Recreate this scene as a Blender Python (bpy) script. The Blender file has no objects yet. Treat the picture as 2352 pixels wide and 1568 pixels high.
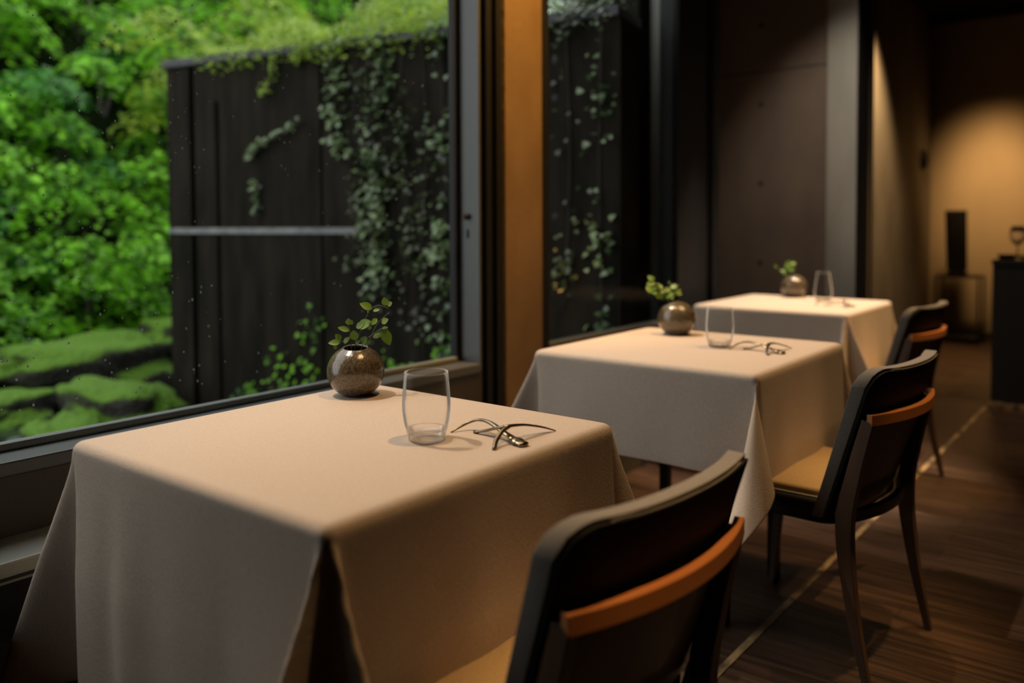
import bpy, bmesh, math, random
import numpy as np
from mathutils import Vector, Matrix, noise as mnoise
PI = math.pi
scene = bpy.context.scene
COL = scene.collection

# ------------------------------------------------------------------ camera
F_PX, PY = 1936.24, 585.15
CAM = Vector((0.0, 0.0, 1.124))
AX_R = Vector((0.78637, 0.61774, -0.00444)).normalized()
AX_F = Vector((-0.61742, 0.78569, -0.03842)).normalized()
AX_U = AX_R.cross(AX_F).normalized()
AX_R = AX_F.cross(AX_U).normalized()
cam_data = bpy.data.cameras.new('camera')
cam = bpy.data.objects.new('camera', cam_data); COL.objects.link(cam)
m = Matrix((AX_R, AX_U, -AX_F)).transposed().to_4x4(); m.translation = CAM
cam.matrix_world = m
cam_data.sensor_width = 36.0
cam_data.lens = F_PX / 2352 * 36.0
cam_data.shift_y = (PY - 784) / 2352
cam_data.clip_end = 200
cam_data.dof.use_dof = True
cam_data.dof.focus_distance = 1.70
cam_data.dof.aperture_fstop = 1.6
scene.camera = cam

# ------------------------------------------------------------------ world, exposure
w = bpy.data.worlds.new('overcast'); scene.world = w; w.use_nodes = True
bg = w.node_tree.nodes['Background']
bg.inputs['Color'].default_value = (0.98, 0.98, 1.0, 1)
bg.inputs['Strength'].default_value = 2.0
vs = scene.view_settings
vs.view_transform = 'Standard'; vs.look = 'None'; vs.gamma = 1.0
vs.use_curve_mapping = False; vs.exposure = 0.0
scene.cycles.max_bounces = 10
scene.cycles.transparent_max_bounces = 24
scene.cycles.sample_clamp_indirect = 3.0
scene.cycles.caustics_refractive = False
scene.cycles.caustics_reflective = False

# ------------------------------------------------------------------ lamps of the room
def spot(name, loc, target, power, color, size_deg, blend, radius):
    d = bpy.data.lights.new(name, 'SPOT'); d.energy = power; d.color = color
    d.spot_size = math.radians(size_deg); d.spot_blend = blend; d.shadow_soft_size = radius
    o = bpy.data.objects.new(name, d); COL.objects.link(o); o.location = loc
    o.rotation_euler = (Vector(target) - Vector(loc)).to_track_quat('-Z', 'Y').to_euler()
    return o
TABLES = [(-1.183, 1.028), (-1.162, 2.374), (-1.406, 3.940)]
WARM = (1.0, 0.83, 0.65)
GOLD = (1.0, 0.62, 0.27)
# downlights over the window side of each table and over the aisle
spot('table_spot_light', (-1.84, 0.98, 2.22), (-1.13, 1.05, 0.74), 66, WARM, 50, 0.3, 0.008)
spot('table_spot_light', (-1.78, 2.30, 2.20), (-1.13, 2.40, 0.74), 92, WARM, 60, 0.4, 0.008)
spot('table_spot_light', (-1.45, 4.10, 2.95), (-1.42, 3.95, 0.74), 330, WARM, 36, 0.6, 0.012)
spot('aisle_spot_light', (-0.73, 1.45, 2.95), (-1.02, 1.05, 0.7), 100, GOLD, 38, 0.8, 0.010)
spot('aisle_spot_light', (-0.71, 2.85, 2.95), (-1.02, 2.40, 0.7), 110, GOLD, 38, 0.8, 0.010)
spot('aisle_spot_light', (-0.35, 4.30, 2.95), (-1.15, 3.95, 0.65), 260, GOLD, 36, 0.8, 0.012)
spot('chair_spot_light', (-0.10, 1.02, 2.95), (-0.47, 1.03, 0.66), 210, GOLD, 17, 0.9, 0.02)
spot('chair_spot_light', (-0.10, 2.30, 2.95), (-0.47, 2.30, 0.66), 150, GOLD, 17, 0.9, 0.02)
spot('chair_spot_light', (-0.38, 3.80, 2.95), (-0.75, 3.84, 0.66), 130, GOLD, 17, 0.9, 0.02)
spot('pillar_spot_light', (-1.45, 2.30, 2.95), (-1.9, 2.50, 1.4), 170, (1.0, 0.52, 0.13), 50, 0.9, 0.03)
spot('pier_spot_light', (-1.2, 4.1, 2.95), (-1.52, 4.9, 0.9), 75, WARM, 60, 1.0, 0.03)
spot('wall_spot_light', (-1.55, 6.85, 3.0), (-1.90, 7.15, 1.1), 330, GOLD, 66, 1.0, 0.05)
spot('wall_spot_light', (-1.28, 7.85, 3.0), (-1.36, 9.1, 1.45), 400, (1.0, 0.58, 0.23), 38, 1.0, 0.25)
spot('aisle_spot_light', (-0.1, 3.0, 2.95), (-0.6, 2.9, 0), 40, GOLD, 75, 0.8, 0.03)
spot('aisle_spot_light', (-0.2, 5.2, 2.95), (-0.9, 5.6, 0), 60, GOLD, 60, 0.8, 0.03)

# ------------------------------------------------------------------ materials
MATS = {}
def srgb(r, g, b):
    f = lambda c: (c/255/12.92) if c/255 <= 0.04045 else ((c/255+0.055)/1.055)**2.4
    return (f(r), f(g), f(b), 1)
def mat(name, color, rough=0.6, metal=0.0, spec=0.5, noise=None, bump=None, sheen=0.0, coat=0.0):
    """noise=(scale, second colour, contrast, stretch xyz); bump=(scale, strength, stretch)"""
    mt = bpy.data.materials.new(name); mt.use_nodes = True; nt = mt.node_tree
    b = nt.nodes['Principled BSDF']
    b.inputs['Base Color'].default_value = (*color[:3], 1)
    b.inputs['Roughness'].default_value = rough; b.inputs['Metallic'].default_value = metal
    b.inputs['Specular IOR Level'].default_value = spec
    b.inputs['Sheen Weight'].default_value = sheen; b.inputs['Coat Weight'].default_value = coat
    tc = nt.nodes.new('ShaderNodeTexCoord')
    def tex(scale, st, detail=5):
        mp = nt.nodes.new('ShaderNodeMapping'); mp.inputs['Scale'].default_value = st
        nt.links.new(tc.outputs['Object'], mp.inputs['Vector'])
        n = nt.nodes.new('ShaderNodeTexNoise'); n.inputs['Scale'].default_value = scale
        n.inputs['Detail'].default_value = detail
        nt.links.new(mp.outputs['Vector'], n.inputs['Vector']); return n
    if noise:
        sc_, c2, con, st = noise
        n = tex(sc_, st)
        r = nt.nodes.new('ShaderNodeValToRGB')
        r.color_ramp.elements[0].position = 0.5 - con; r.color_ramp.elements[1].position = 0.5 + con
        r.color_ramp.elements[0].color = (*color[:3], 1); r.color_ramp.elements[1].color = (*c2[:3], 1)
        nt.links.new(n.outputs['Fac'], r.inputs['Fac'])
        nt.links.new(r.outputs['Color'], b.inputs['Base Color'])
    if bump:
        sc_, s_, st = bump
        n = tex(sc_, st, 6)
        bp = nt.nodes.new('ShaderNodeBump'); bp.inputs['Strength'].default_value = s_
        bp.inputs['Distance'].default_value = 0.01
        nt.links.new(n.outputs['Fac'], bp.inputs['Height']); nt.links.new(bp.outputs['Normal'], b.inputs['Normal'])
    MATS[name] = mt
    return mt
def leaf_mat(name, c1, c2, rough=0.35, trans=0.45):
    mt = bpy.data.materials.new(name); mt.use_nodes = True; nt = mt.node_tree
    b = nt.nodes['Principled BSDF']; out = nt.nodes['Material Output']
    b.inputs['Roughness'].default_value = rough
    tc = nt.nodes.new('ShaderNodeTexCoord')
    n = nt.nodes.new('ShaderNodeTexNoise'); n.inputs['Scale'].default_value = 7.0; n.inputs['Detail'].default_value = 8
    nt.links.new(tc.outputs['Object'], n.inputs['Vector'])
    r = nt.nodes.new('ShaderNodeValToRGB')
    r.color_ramp.elements[0].position = 0.36; r.color_ramp.elements[1].position = 0.62
    r.color_ramp.elements[0].color = c1; r.color_ramp.elements[1].color = c2
    nt.links.new(n.outputs['Fac'], r.inputs['Fac']); nt.links.new(r.outputs['Color'], b.inputs['Base Color'])
    t = nt.nodes.new('ShaderNodeBsdfTranslucent'); nt.links.new(r.outputs['Color'], t.inputs['Color'])
    mx = nt.nodes.new('ShaderNodeMixShader'); mx.inputs['Fac'].default_value = trans
    nt.links.new(b.outputs[0], mx.inputs[1]); nt.links.new(t.outputs[0], mx.inputs[2])
    nt.links.new(mx.outputs[0], out.inputs['Surface'])
    return mt
def thin_glass(name, tint, ior=1.45, rough=0.0, blend=None):
    mt = bpy.data.materials.new(name); mt.use_nodes = True; nt = mt.node_tree
    nt.nodes.remove(nt.nodes['Principled BSDF']); out = nt.nodes['Material Output']
    t = nt.nodes.new('ShaderNodeBsdfTransparent'); t.inputs['Color'].default_value = (*tint, 1)
    g = nt.nodes.new('ShaderNodeBsdfGlossy'); g.inputs['Roughness'].default_value = rough
    g.inputs['Color'].default_value = (1, 1, 1, 1)
    mx = nt.nodes.new('ShaderNodeMixShader')
    if blend is None:
        fr = nt.nodes.new('ShaderNodeFresnel'); fr.inputs['IOR'].default_value = ior
        nt.links.new(fr.outputs[0], mx.inputs[0])
    else:
        lw = nt.nodes.new('ShaderNodeLayerWeight'); lw.inputs['Blend'].default_value = blend
        nt.links.new(lw.outputs['Fresnel'], mx.inputs[0])
    nt.links.new(t.outputs[0], mx.inputs[1]); nt.links.new(g.outputs[0], mx.inputs[2])
    nt.links.new(mx.outputs[0], out.inputs['Surface'])
    return mt
def tumbler_mat():
    mt = bpy.data.materials.new('tumbler glass'); mt.use_nodes = True; nt = mt.node_tree
    nt.nodes.remove(nt.nodes['Principled BSDF']); out = nt.nodes['Material Output']
    N = nt.nodes.new
    t = N('ShaderNodeBsdfTransparent'); t.inputs['Color'].default_value = (0.985, 0.985, 0.985, 1)
    g = N('ShaderNodeBsdfGlossy'); g.inputs['Roughness'].default_value = 0.02
    d = N('ShaderNodeBsdfDiffuse'); d.inputs['Color'].default_value = (0.9, 0.9, 0.88, 1)  # pale diffuse puts the bright refracted edges into the glass colour
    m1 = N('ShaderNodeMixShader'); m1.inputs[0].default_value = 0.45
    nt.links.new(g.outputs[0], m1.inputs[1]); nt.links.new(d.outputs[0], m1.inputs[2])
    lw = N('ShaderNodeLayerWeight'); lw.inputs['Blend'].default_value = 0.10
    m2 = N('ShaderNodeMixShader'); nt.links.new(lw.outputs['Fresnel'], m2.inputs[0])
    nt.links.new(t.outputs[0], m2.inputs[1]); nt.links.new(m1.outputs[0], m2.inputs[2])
    nt.links.new(m2.outputs[0], out.inputs['Surface']); return mt
def real_glass(name):
    mt = bpy.data.materials.new(name); mt.use_nodes = True; nt = mt.node_tree
    b = nt.nodes['Principled BSDF']
    b.inputs['Transmission Weight'].default_value = 1; b.inputs['Roughness'].default_value = 0.0
    b.inputs['IOR'].default_value = 1.5; b.inputs['Base Color'].default_value = (1, 1, 1, 1)
    return mt

M_linen = mat('linen', (0.60, 0.48, 0.385), 0.9, spec=0.15, sheen=0.1,
              noise=(420, (0.47, 0.37, 0.29), 0.22, (1, 1, 0.35)), bump=(700, 0.25, (1, 1, 0.3)))
M_dark_metal = mat('black metal', (0.012, 0.012, 0.013), 0.4, metal=0.3)
M_black = mat('matt black', (0.006, 0.006, 0.006), 0.7)
M_frame = mat('grey window frame', (0.13, 0.14, 0.14), 0.4, noise=(3, (0.115, 0.115, 0.11), 0.3, (1, 1, 1)))
M_panel = mat('brown sill panel', (0.075, 0.06, 0.04), 0.55, noise=(2, (0.055, 0.045, 0.035), 0.3, (1, 1, 1)))
M_ledge = mat('pale ledge', (0.30, 0.32, 0.29), 0.45, noise=(5, (0.25, 0.27, 0.25), 0.3, (1, 1, 1)))
M_conc = mat('interior concrete', (0.30, 0.27, 0.235), 0.75, noise=(3.5, (0.18, 0.155, 0.13), 0.22, (1, 1, 0.5)), bump=(30, 0.15, (1, 1, 1)))
M_pillar = mat('pillar concrete', (0.40, 0.26, 0.13), 0.75, noise=(3.0, (0.22, 0.135, 0.065), 0.2, (1, 1, 0.5)), bump=(30, 0.15, (1, 1, 1)))
M_conc_brown = mat('brown concrete', (0.20, 0.155, 0.125), 0.8, noise=(4, (0.125, 0.10, 0.085), 0.25, (1, 1, 0.6)), bump=(30, 0.15, (1, 1, 1)))
M_conc_grey = mat('pale grey concrete', (0.42, 0.42, 0.39), 0.75, noise=(5, (0.28, 0.285, 0.26), 0.25, (1, 1, 0.3)), bump=(30, 0.15, (1, 1, 1)))
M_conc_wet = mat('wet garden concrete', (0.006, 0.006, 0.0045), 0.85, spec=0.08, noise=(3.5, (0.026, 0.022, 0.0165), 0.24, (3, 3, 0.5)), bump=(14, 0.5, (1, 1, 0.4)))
M_coping = mat('coping', (0.05, 0.05, 0.06), 0.5, noise=(8, (0.025, 0.025, 0.03), 0.2, (1, 1, 1)))
M_pale_strip = mat('pale wall strip', (0.26, 0.265, 0.27), 0.5, noise=(9, (0.08, 0.085, 0.09), 0.2, (1, 1, 1)))
M_plaster = mat('warm plaster', (0.42, 0.33, 0.22), 0.8, noise=(2.5, (0.33, 0.26, 0.17), 0.3, (1, 1, 0.5)))
M_ceiling = mat('dark ceiling', (0.012, 0.011, 0.010), 0.9)
M_hole = mat('tie hole', (0.02, 0.018, 0.015), 0.9)
M_fabric = mat('taupe upholstery', (0.15, 0.125, 0.098), 0.9, spec=0.2, sheen=0.3,
               noise=(300, (0.10, 0.085, 0.07), 0.2, (1, 1, 1)), bump=(600, 0.2, (1, 1, 1)))
M_seat = mat('tan seat fabric', (0.42, 0.29, 0.15), 0.85, spec=0.2, noise=(300, (0.32, 0.215, 0.11), 0.2, (1, 1, 1)))
M_leather = mat('black leather', (0.004, 0.0035, 0.0035), 0.7, spec=0.25, bump=(200, 0.08, (1, 1, 1)))
M_wood = mat('orange brown wood', (0.50, 0.19, 0.06), 0.35, noise=(14, (0.38, 0.13, 0.035), 0.25, (1, 0.25, 1)), coat=0.3)
M_wood_dark = mat('dark walnut', (0.14, 0.080, 0.045), 0.4, noise=(20, (0.06, 0.033, 0.02), 0.25, (1, 1, 0.12)), coat=0.2)
M_stitch = mat('stitching', (0.33, 0.30, 0.24), 0.8)
M_bronze = mat('bronze cutlery', (0.26, 0.20, 0.13), 0.28, metal=1.0)
M_glaze = mat('speckled bronze glaze', (0.14, 0.105, 0.062), 0.22, metal=0.1, noise=(190, (0.055, 0.043, 0.028), 0.14, (1, 1, 1)), bump=(160, 0.10, (1, 1, 1)), coat=0.6)
M_vase_in = mat('vase inside', (0.02, 0.015, 0.01), 0.7)
M_leaf_in = leaf_mat('table sprig leaf', (0.11, 0.20, 0.025, 1), (0.20, 0.32, 0.04, 1), 0.4, 0.35)
M_stem_in = mat('table sprig stem', (0.075, 0.09, 0.03), 0.6)
M_pane = thin_glass('window glass', (0.95, 0.97, 0.95), 1.04)
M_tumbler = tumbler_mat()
M_glass_solid = real_glass('solid glass')
M_glass_base = real_glass('tumbler base glass')
_nt = M_glass_base.node_tree; _t = _nt.nodes.new('ShaderNodeBsdfTransparent'); _mx = _nt.nodes.new('ShaderNodeMixShader'); _mx.inputs[0].default_value = 0.5
_nt.links.new(_nt.nodes['Principled BSDF'].outputs[0], _mx.inputs[1]); _nt.links.new(_t.outputs[0], _mx.inputs[2]); _nt.links.new(_mx.outputs[0], _nt.nodes['Material Output'].inputs['Surface'])
M_floor = bpy.data.materials.new('floor planks')
M_strip = mat('brass strip', (0.58, 0.40, 0.20), 0.5, metal=0.3, noise=(22, (0.14, 0.09, 0.05), 0.12, (1, 0.4, 1)))
M_maple = leaf_mat('maple leaf', (0.025, 0.12, 0.008, 1), (0.34, 0.80, 0.035, 1), 0.45, 0.5)
M_maple_dark = leaf_mat('deep green leaf', (0.015, 0.09, 0.012, 1), (0.10, 0.38, 0.04, 1), 0.4, 0.4)
M_yellow = leaf_mat('yellow green leaf', (0.18, 0.30, 0.02, 1), (0.42, 0.58, 0.06, 1), 0.4, 0.5)
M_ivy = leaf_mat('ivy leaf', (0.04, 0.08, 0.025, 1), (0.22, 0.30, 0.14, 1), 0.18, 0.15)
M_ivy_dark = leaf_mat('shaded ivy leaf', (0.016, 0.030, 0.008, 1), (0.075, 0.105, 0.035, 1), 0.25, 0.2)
M_bark = mat('wet bark', (0.03, 0.022, 0.016), 0.6, bump=(20, 0.5, (1, 1, 0.3)))
M_soil = mat('dark hillside', (0.004, 0.008, 0.003), 1.0, spec=0.0, noise=(4, (0.008, 0.012, 0.004), 0.2, (1, 1, 1)), bump=(8, 0.8, (1, 1, 1)))
M_stone = mat('wet grey stone', (0.12, 0.135, 0.14), 0.25, noise=(9, (0.05, 0.055, 0.055), 0.2, (1, 1, 1)), bump=(18, 0.6, (1, 1, 1)))
M_water = mat('stream water', (0.015, 0.022, 0.018), 0.08, bump=(12, 0.35, (1, 1, 1)))

def floor_mat(mt):
    mt.use_nodes = True; nt = mt.node_tree; b = nt.nodes['Principled BSDF']
    tc = nt.nodes.new('ShaderNodeTexCoord')
    br = nt.nodes.new('ShaderNodeTexBrick'); br.inputs['Scale'].default_value = 1.0
    br.inputs['Brick Width'].default_value = 1.2; br.inputs['Row Height'].default_value = 0.09
    br.inputs['Mortar Size'].default_value = 0.0015; br.inputs['Bias'].default_value = 0
    br.inputs['Color1'].default_value = (0.050, 0.026, 0.015, 1); br.inputs['Color2'].default_value = (0.085, 0.046, 0.027, 1)
    br.inputs['Mortar'].default_value = (0.012, 0.007, 0.005, 1)
    nt.links.new(tc.outputs['Object'], br.inputs['Vector'])
    mp = nt.nodes.new('ShaderNodeMapping'); mp.inputs['Scale'].default_value = (1.2, 22, 1)
    nt.links.new(tc.outputs['Object'], mp.inputs['Vector'])
    n = nt.nodes.new('ShaderNodeTexNoise'); n.inputs['Scale'].default_value = 2.5; n.inputs['Detail'].default_value = 8
    nt.links.new(mp.outputs['Vector'], n.inputs['Vector'])
    r = nt.nodes.new('ShaderNodeValToRGB'); r.color_ramp.elements[0].position = 0.32; r.color_ramp.elements[1].position = 0.68
    r.color_ramp.elements[0].color = (0.25, 0.25, 0.25, 1); r.color_ramp.elements[1].color = (1.5, 1.5, 1.5, 1)
    nt.links.new(n.outputs['Fac'], r.inputs['Fac'])
    mx = nt.nodes.new('ShaderNodeMix'); mx.data_type = 'RGBA'; mx.blend_type = 'MULTIPLY'; mx.inputs[0].default_value = 1
    nt.links.new(br.outputs['Color'], mx.inputs[6]); nt.links.new(r.outputs['Color'], mx.inputs[7])
    nt.links.new(mx.outputs[2], b.inputs['Base Color'])
    b.inputs['Roughness'].default_value = 0.42
    bp = nt.nodes.new('ShaderNodeBump'); bp.inputs['Strength'].default_value = 0.25; bp.inputs['Distance'].default_value = 0.004
    nt.links.new(n.outputs['Fac'], bp.inputs['Height']); nt.links.new(bp.outputs['Normal'], b.inputs['Normal'])
floor_mat(M_floor)
def moss_mat():
    mt = bpy.data.materials.new('moss on rock'); mt.use_nodes = True; nt = mt.node_tree; b = nt.nodes['Principled BSDF']
    g = nt.nodes.new('ShaderNodeNewGeometry'); sx = nt.nodes.new('ShaderNodeSeparateXYZ')
    nt.links.new(g.outputs['Normal'], sx.inputs[0])
    tc = nt.nodes.new('ShaderNodeTexCoord')
    n = nt.nodes.new('ShaderNodeTexNoise'); n.inputs['Scale'].default_value = 6; n.inputs['Detail'].default_value = 6
    nt.links.new(tc.outputs['Object'], n.inputs['Vector'])
    ad = nt.nodes.new('ShaderNodeMath'); ad.operation = 'ADD'
    nt.links.new(sx.outputs['Z'], ad.inputs[0]); nt.links.new(n.outputs['Fac'], ad.inputs[1])
    r = nt.nodes.new('ShaderNodeValToRGB')
    e = r.color_ramp.elements
    e[0].position = 0.62; e[0].color = (0.022, 0.020, 0.014, 1)
    e[1].position = 1.0; e[1].color = (0.085, 0.19, 0.006, 1)
    e2 = e.new(0.85); e2.color = (0.035, 0.055, 0.006, 1)
    nt.links.new(ad.outputs[0], r.inputs['Fac']); nt.links.new(r.outputs['Color'], b.inputs['Base Color'])
    b.inputs['Roughness'].default_value = 0.85
    bp = nt.nodes.new('ShaderNodeBump'); bp.inputs['Strength'].default_value = 0.8; bp.inputs['Distance'].default_value = 0.06
    n2 = nt.nodes.new('ShaderNodeTexNoise'); n2.inputs['Scale'].default_value = 30
    nt.links.new(tc.outputs['Object'], n2.inputs['Vector'])
    nt.links.new(n2.outputs['Fac'], bp.inputs['Height']); nt.links.new(bp.outputs['Normal'], b.inputs['Normal'])
    return mt
M_moss = moss_mat()
M_groove = mat('groove shadow gap', (0.0015, 0.0015, 0.001), 1.0, spec=0.0)

# ------------------------------------------------------------------ helpers
def tag(o, label=None, cat=None, group=None, kind=None):
    if label: o['label'] = label
    if cat: o['category'] = cat
    if group: o['group'] = group
    if kind: o['kind'] = kind
    return o
def obj_from(name, verts, faces, material, parent=None, smooth=False):
    me = bpy.data.meshes.new(name); me.from_pydata([tuple(v) for v in verts], [], faces)
    me.materials.append(material)
    if smooth: me.polygons.foreach_set('use_smooth', [True]*len(me.polygons))
    me.update()
    o = bpy.data.objects.new(name, me); COL.objects.link(o)
    if parent: o.parent = parent
    return o
def fix_normals(o):
    bm = bmesh.new(); bm.from_mesh(o.data); bmesh.ops.recalc_face_normals(bm, faces=bm.faces); bm.to_mesh(o.data); bm.free()
    return o
def empty(name, loc, rz=0.0):
    o = bpy.data.objects.new(name, None); COL.objects.link(o); o.location = loc; o.rotation_euler = (0, 0, rz)
    o.empty_display_size = 0.1
    return o
def copy_tree(o, parent=None):
    c = o.copy(); COL.objects.link(c)
    if parent: c.parent = parent
    for ch in list(o.children): copy_tree(ch, c)
    return c
def bevel(o, wd, seg=2, angle=35):
    md = o.modifiers.new('bevel', 'BEVEL'); md.width = wd; md.segments = seg
    md.limit_method = 'ANGLE'; md.angle_limit = math.radians(angle)
    return o
class MB:
    def __init__(s): s.v = []; s.f = []
    def add(s, v, f):
        n = len(s.v); s.v += [tuple(p) for p in v]; s.f += [tuple(i+n for i in q) for q in f]
    def box(s, x0, x1, y0, y1, z0, z1):
        v = [(x0,y0,z0),(x1,y0,z0),(x1,y1,z0),(x0,y1,z0),(x0,y0,z1),(x1,y0,z1),(x1,y1,z1),(x0,y1,z1)]
        s.add(v, [(0,3,2,1),(4,5,6,7),(0,1,5,4),(1,2,6,5),(2,3,7,6),(3,0,4,7)])
    def build(s, name, m, parent=None, smooth=False): return obj_from(name, s.v, s.f, m, parent, smooth)
def box(name, x0, x1, y0, y1, z0, z1, m, parent=None, bv=0.0):
    b = MB(); b.box(min(x0,x1), max(x0,x1), min(y0,y1), max(y0,y1), min(z0,z1), max(z0,z1))
    o = b.build(name, m, parent)
    if bv: bevel(o, bv)
    return o
def struct(o): return tag(o, kind='structure')
def catmull(pts, n):
    pts = [np.array(p, float) for p in pts]; P = [2*pts[0]-pts[1]] + pts + [2*pts[-1]-pts[-2]]
    out = []
    for i in range(1, len(P)-2):
        for k in range(n):
            t = k/n
            out.append(0.5*((2*P[i]) + (-P[i-1]+P[i+1])*t + (2*P[i-1]-5*P[i]+4*P[i+1]-P[i+2])*t*t + (-P[i-1]+3*P[i]-3*P[i+1]+P[i+2])*t**3))
    out.append(pts[-1]); return out
def sweep(name, pts, dims, side, m, parent=None, n=6, seg=4, smooth=True, bv=0.0):
    """sweep a section of half sizes dims (a along 'side', b across) along pts; seg=4 box, more = ellipse"""
    full = catmull([tuple(p)+tuple(d) for p, d in zip(pts, dims)], n)
    C = np.array([q[:3] for q in full]); D = np.array([q[3:5] for q in full])
    T = np.gradient(C, axis=0); T /= np.linalg.norm(T, axis=1)[:, None]
    S0 = np.array(side, float); V = []; F = []
    for i in range(len(C)):
        a = S0 - T[i]*np.dot(S0, T[i]); a /= np.linalg.norm(a); b = np.cross(T[i], a)
        for k in range(seg):
            if seg == 4:
                ca, cb = [(1,1),(-1,1),(-1,-1),(1,-1)][k]
            else:
                ca, cb = math.cos(2*PI*k/seg), math.sin(2*PI*k/seg)
            V.append(C[i] + a*D[i,0]*ca + b*D[i,1]*cb)
    for i in range(len(C)-1):
        for k in range(seg):
            k2 = (k+1) % seg
            F.append((i*seg+k, i*seg+k2, (i+1)*seg+k2, (i+1)*seg+k))
    F.append(tuple(range(seg))[::-1]); F.append(tuple((len(C)-1)*seg+k for k in range(seg)))
    o = obj_from(name, V, F, m, parent, smooth and seg > 4)
    fix_normals(o)
    if bv: bevel(o, bv, 2, 50)
    return o
def lathe(name, prof, m, parent=None, seg=64, smooth=True, close=False):
    V = []; F = []; n = len(prof)
    for k in range(seg):
        a = 2*PI*k/seg
        for r, z in prof: V.append((r*math.cos(a), r*math.sin(a), z))
    for k in range(seg):
        k2 = (k+1) % seg
        for i in range(n-1 if not close else n):
            j = (i+1) % n
            F.append((k*n+i, k2*n+i, k2*n+j, k*n+j))
    o = obj_from(name, V, F, m, parent, smooth)
    bm = bmesh.new(); bm.from_mesh(o.data); bmesh.ops.remove_doubles(bm, verts=bm.verts, dist=1e-6)
    bmesh.ops.recalc_face_normals(bm, faces=bm.faces); bm.to_mesh(o.data); bm.free()
    if smooth: o.data.polygons.foreach_set('use_smooth', [True]*len(o.data.polygons))
    return o
def np_mesh(name, V, nper, m, parent=None):
    """V: (faces, nper, 3) array, every face its own polygon"""
    V = np.asarray(V, dtype=np.float32); nf = V.shape[0]
    me = bpy.data.meshes.new(name)
    me.vertices.add(nf*nper); me.vertices.foreach_set('co', V.reshape(-1))
    me.loops.add(nf*nper); me.loops.foreach_set('vertex_index', np.arange(nf*nper, dtype=np.int32))
    me.polygons.add(nf); me.polygons.foreach_set('loop_start', np.arange(0, nf*nper, nper, dtype=np.int32))
    me.polygons.foreach_set('loop_total', np.full(nf, nper, dtype=np.int32))
    me.materials.append(m); me.update(calc_edges=True); me.validate()
    o = bpy.data.objects.new(name, me); COL.objects.link(o)
    if parent: o.parent = parent
    return o

# ================================================================== THE ROOM
XW = -1.90          # inner face of the window wall
CEIL = 3.10
struct(box('floor', XW-0.02, 4.0, -2.6, 9.15, -0.15, 0.0, M_floor))
struct(box('ceiling', XW-0.18, 4.2, -2.8, 9.3, CEIL, CEIL+0.2, M_ceiling))
struct(box('wall_right', 4.0, 4.15, -2.8, 9.3, -0.1, CEIL, M_black))
struct(box('wall_back', XW-0.3, 4.15, -2.8, -2.6, -0.1, CEIL, M_black))
struct(box('wall_far', XW-0.1, 4.15, 9.10, 9.30, -0.1, CEIL, M_plaster))
struct(box('trim_1', XW+0.0, 4.0, 8.99, 9.10, 3.03, CEIL, M_black))

# window 1: frame jamb, lower rail, sill panel, ledge
w1 = empty('window_1', (XW, 0.4, 0.60)); struct(w1)
def wbox(root, name, *a, bv=0.0):
    x0,x1,y0,y1,z0,z1,mm = a
    L = root.location
    return box(name, x0-L.x, x1-L.x, y0-L.y, y1-L.y, z0-L.z, z1-L.z, mm, root, bv)
wbox(w1, 'frame_jamb', XW-0.12, XW-0.002, 2.235, 2.246, 0.605, 2.80, M_frame)
wbox(w1, 'frame_jamb', XW-0.12, XW-0.002, -0.42, -0.40, 0.605, 2.80, M_frame)
wbox(w1, 'pane_frame', XW-0.115, XW-0.092, 2.215, 2.235, 0.635, 2.72, M_black)
wbox(w1, 'bottom_rail', XW-0.12, XW+0.004, -0.40, 2.235, 0.60, 0.632, M_frame, bv=0.005)
wbox(w1, 'glazing_bead', XW-0.112, XW-0.085, -0.40, 2.215, 0.632, 0.650, M_ledge, bv=0.005)
wbox(w1, 'top_rail', XW-0.12, XW-0.002, -0.40, 2.235, 2.72, 2.80, M_frame)
wbox(w1, 'pane', XW-0.105, XW-0.099, -0.40, 2.22, 0.64, 2.72, M_pane)
kn = lathe('lock_knob', [(0,0),(0.011,0),(0.011,0.012),(0.006,0.016),(0,0.016)], M_black, w1, 20)
kn.rotation_euler = (PI/2, 0, 0); kn.location = (-0.053, 2.235-0.4, 1.145-0.60)
kp = box('lock_slot', -0.057, -0.049, 1.832, 1.835, 0.47, 0.50, M_black, w1)
struct(box('wall_left', XW-0.18, XW-0.001, -2.6, 2.245, 0.30, 0.599, M_panel))
box('trim_2', XW, XW+0.150, -2.58, 2.20, 0.432, 0.476, M_ledge, bv=0.006)['kind'] = 'structure'
struct(box('trim_3', XW+0.150, XW+0.156, -2.58, 2.20, 0.442, 0.447, M_black))
struct(box('trim_4', XW, XW+0.10, -2.58, 2.24, 0.001, 0.430, M_black))
struct(box('wall_left.001', XW-0.18, XW-0.001, -2.6, -0.42, 0.60, CEIL, M_black))
struct(box('wall_left.002', XW-0.18, XW-0.001, -2.6, 4.2, 2.80, CEIL, M_conc))
# black post, concrete pillar, black edge
b = MB(); b.box(XW-0.15, XW-0.01, 2.246, 2.375, 0, CEIL); b.box(XW-0.01, XW+0.012, 2.262, 2.285, 0, CEIL); b.box(XW-0.01, XW+0.012, 2.318, 2.335, 0, CEIL)
struct(b.build('trim_5', M_black))
pil = struct(box('wall_left_pillar', XW-0.18, XW+0.004, 2.377, 2.600, 0, CEIL, M_pillar))
pil.name = 'wall_left_pillar'
struct(box('trim_6', XW-0.10, XW+0.002, 2.602, 2.648, 0.0, CEIL, M_black))
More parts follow.
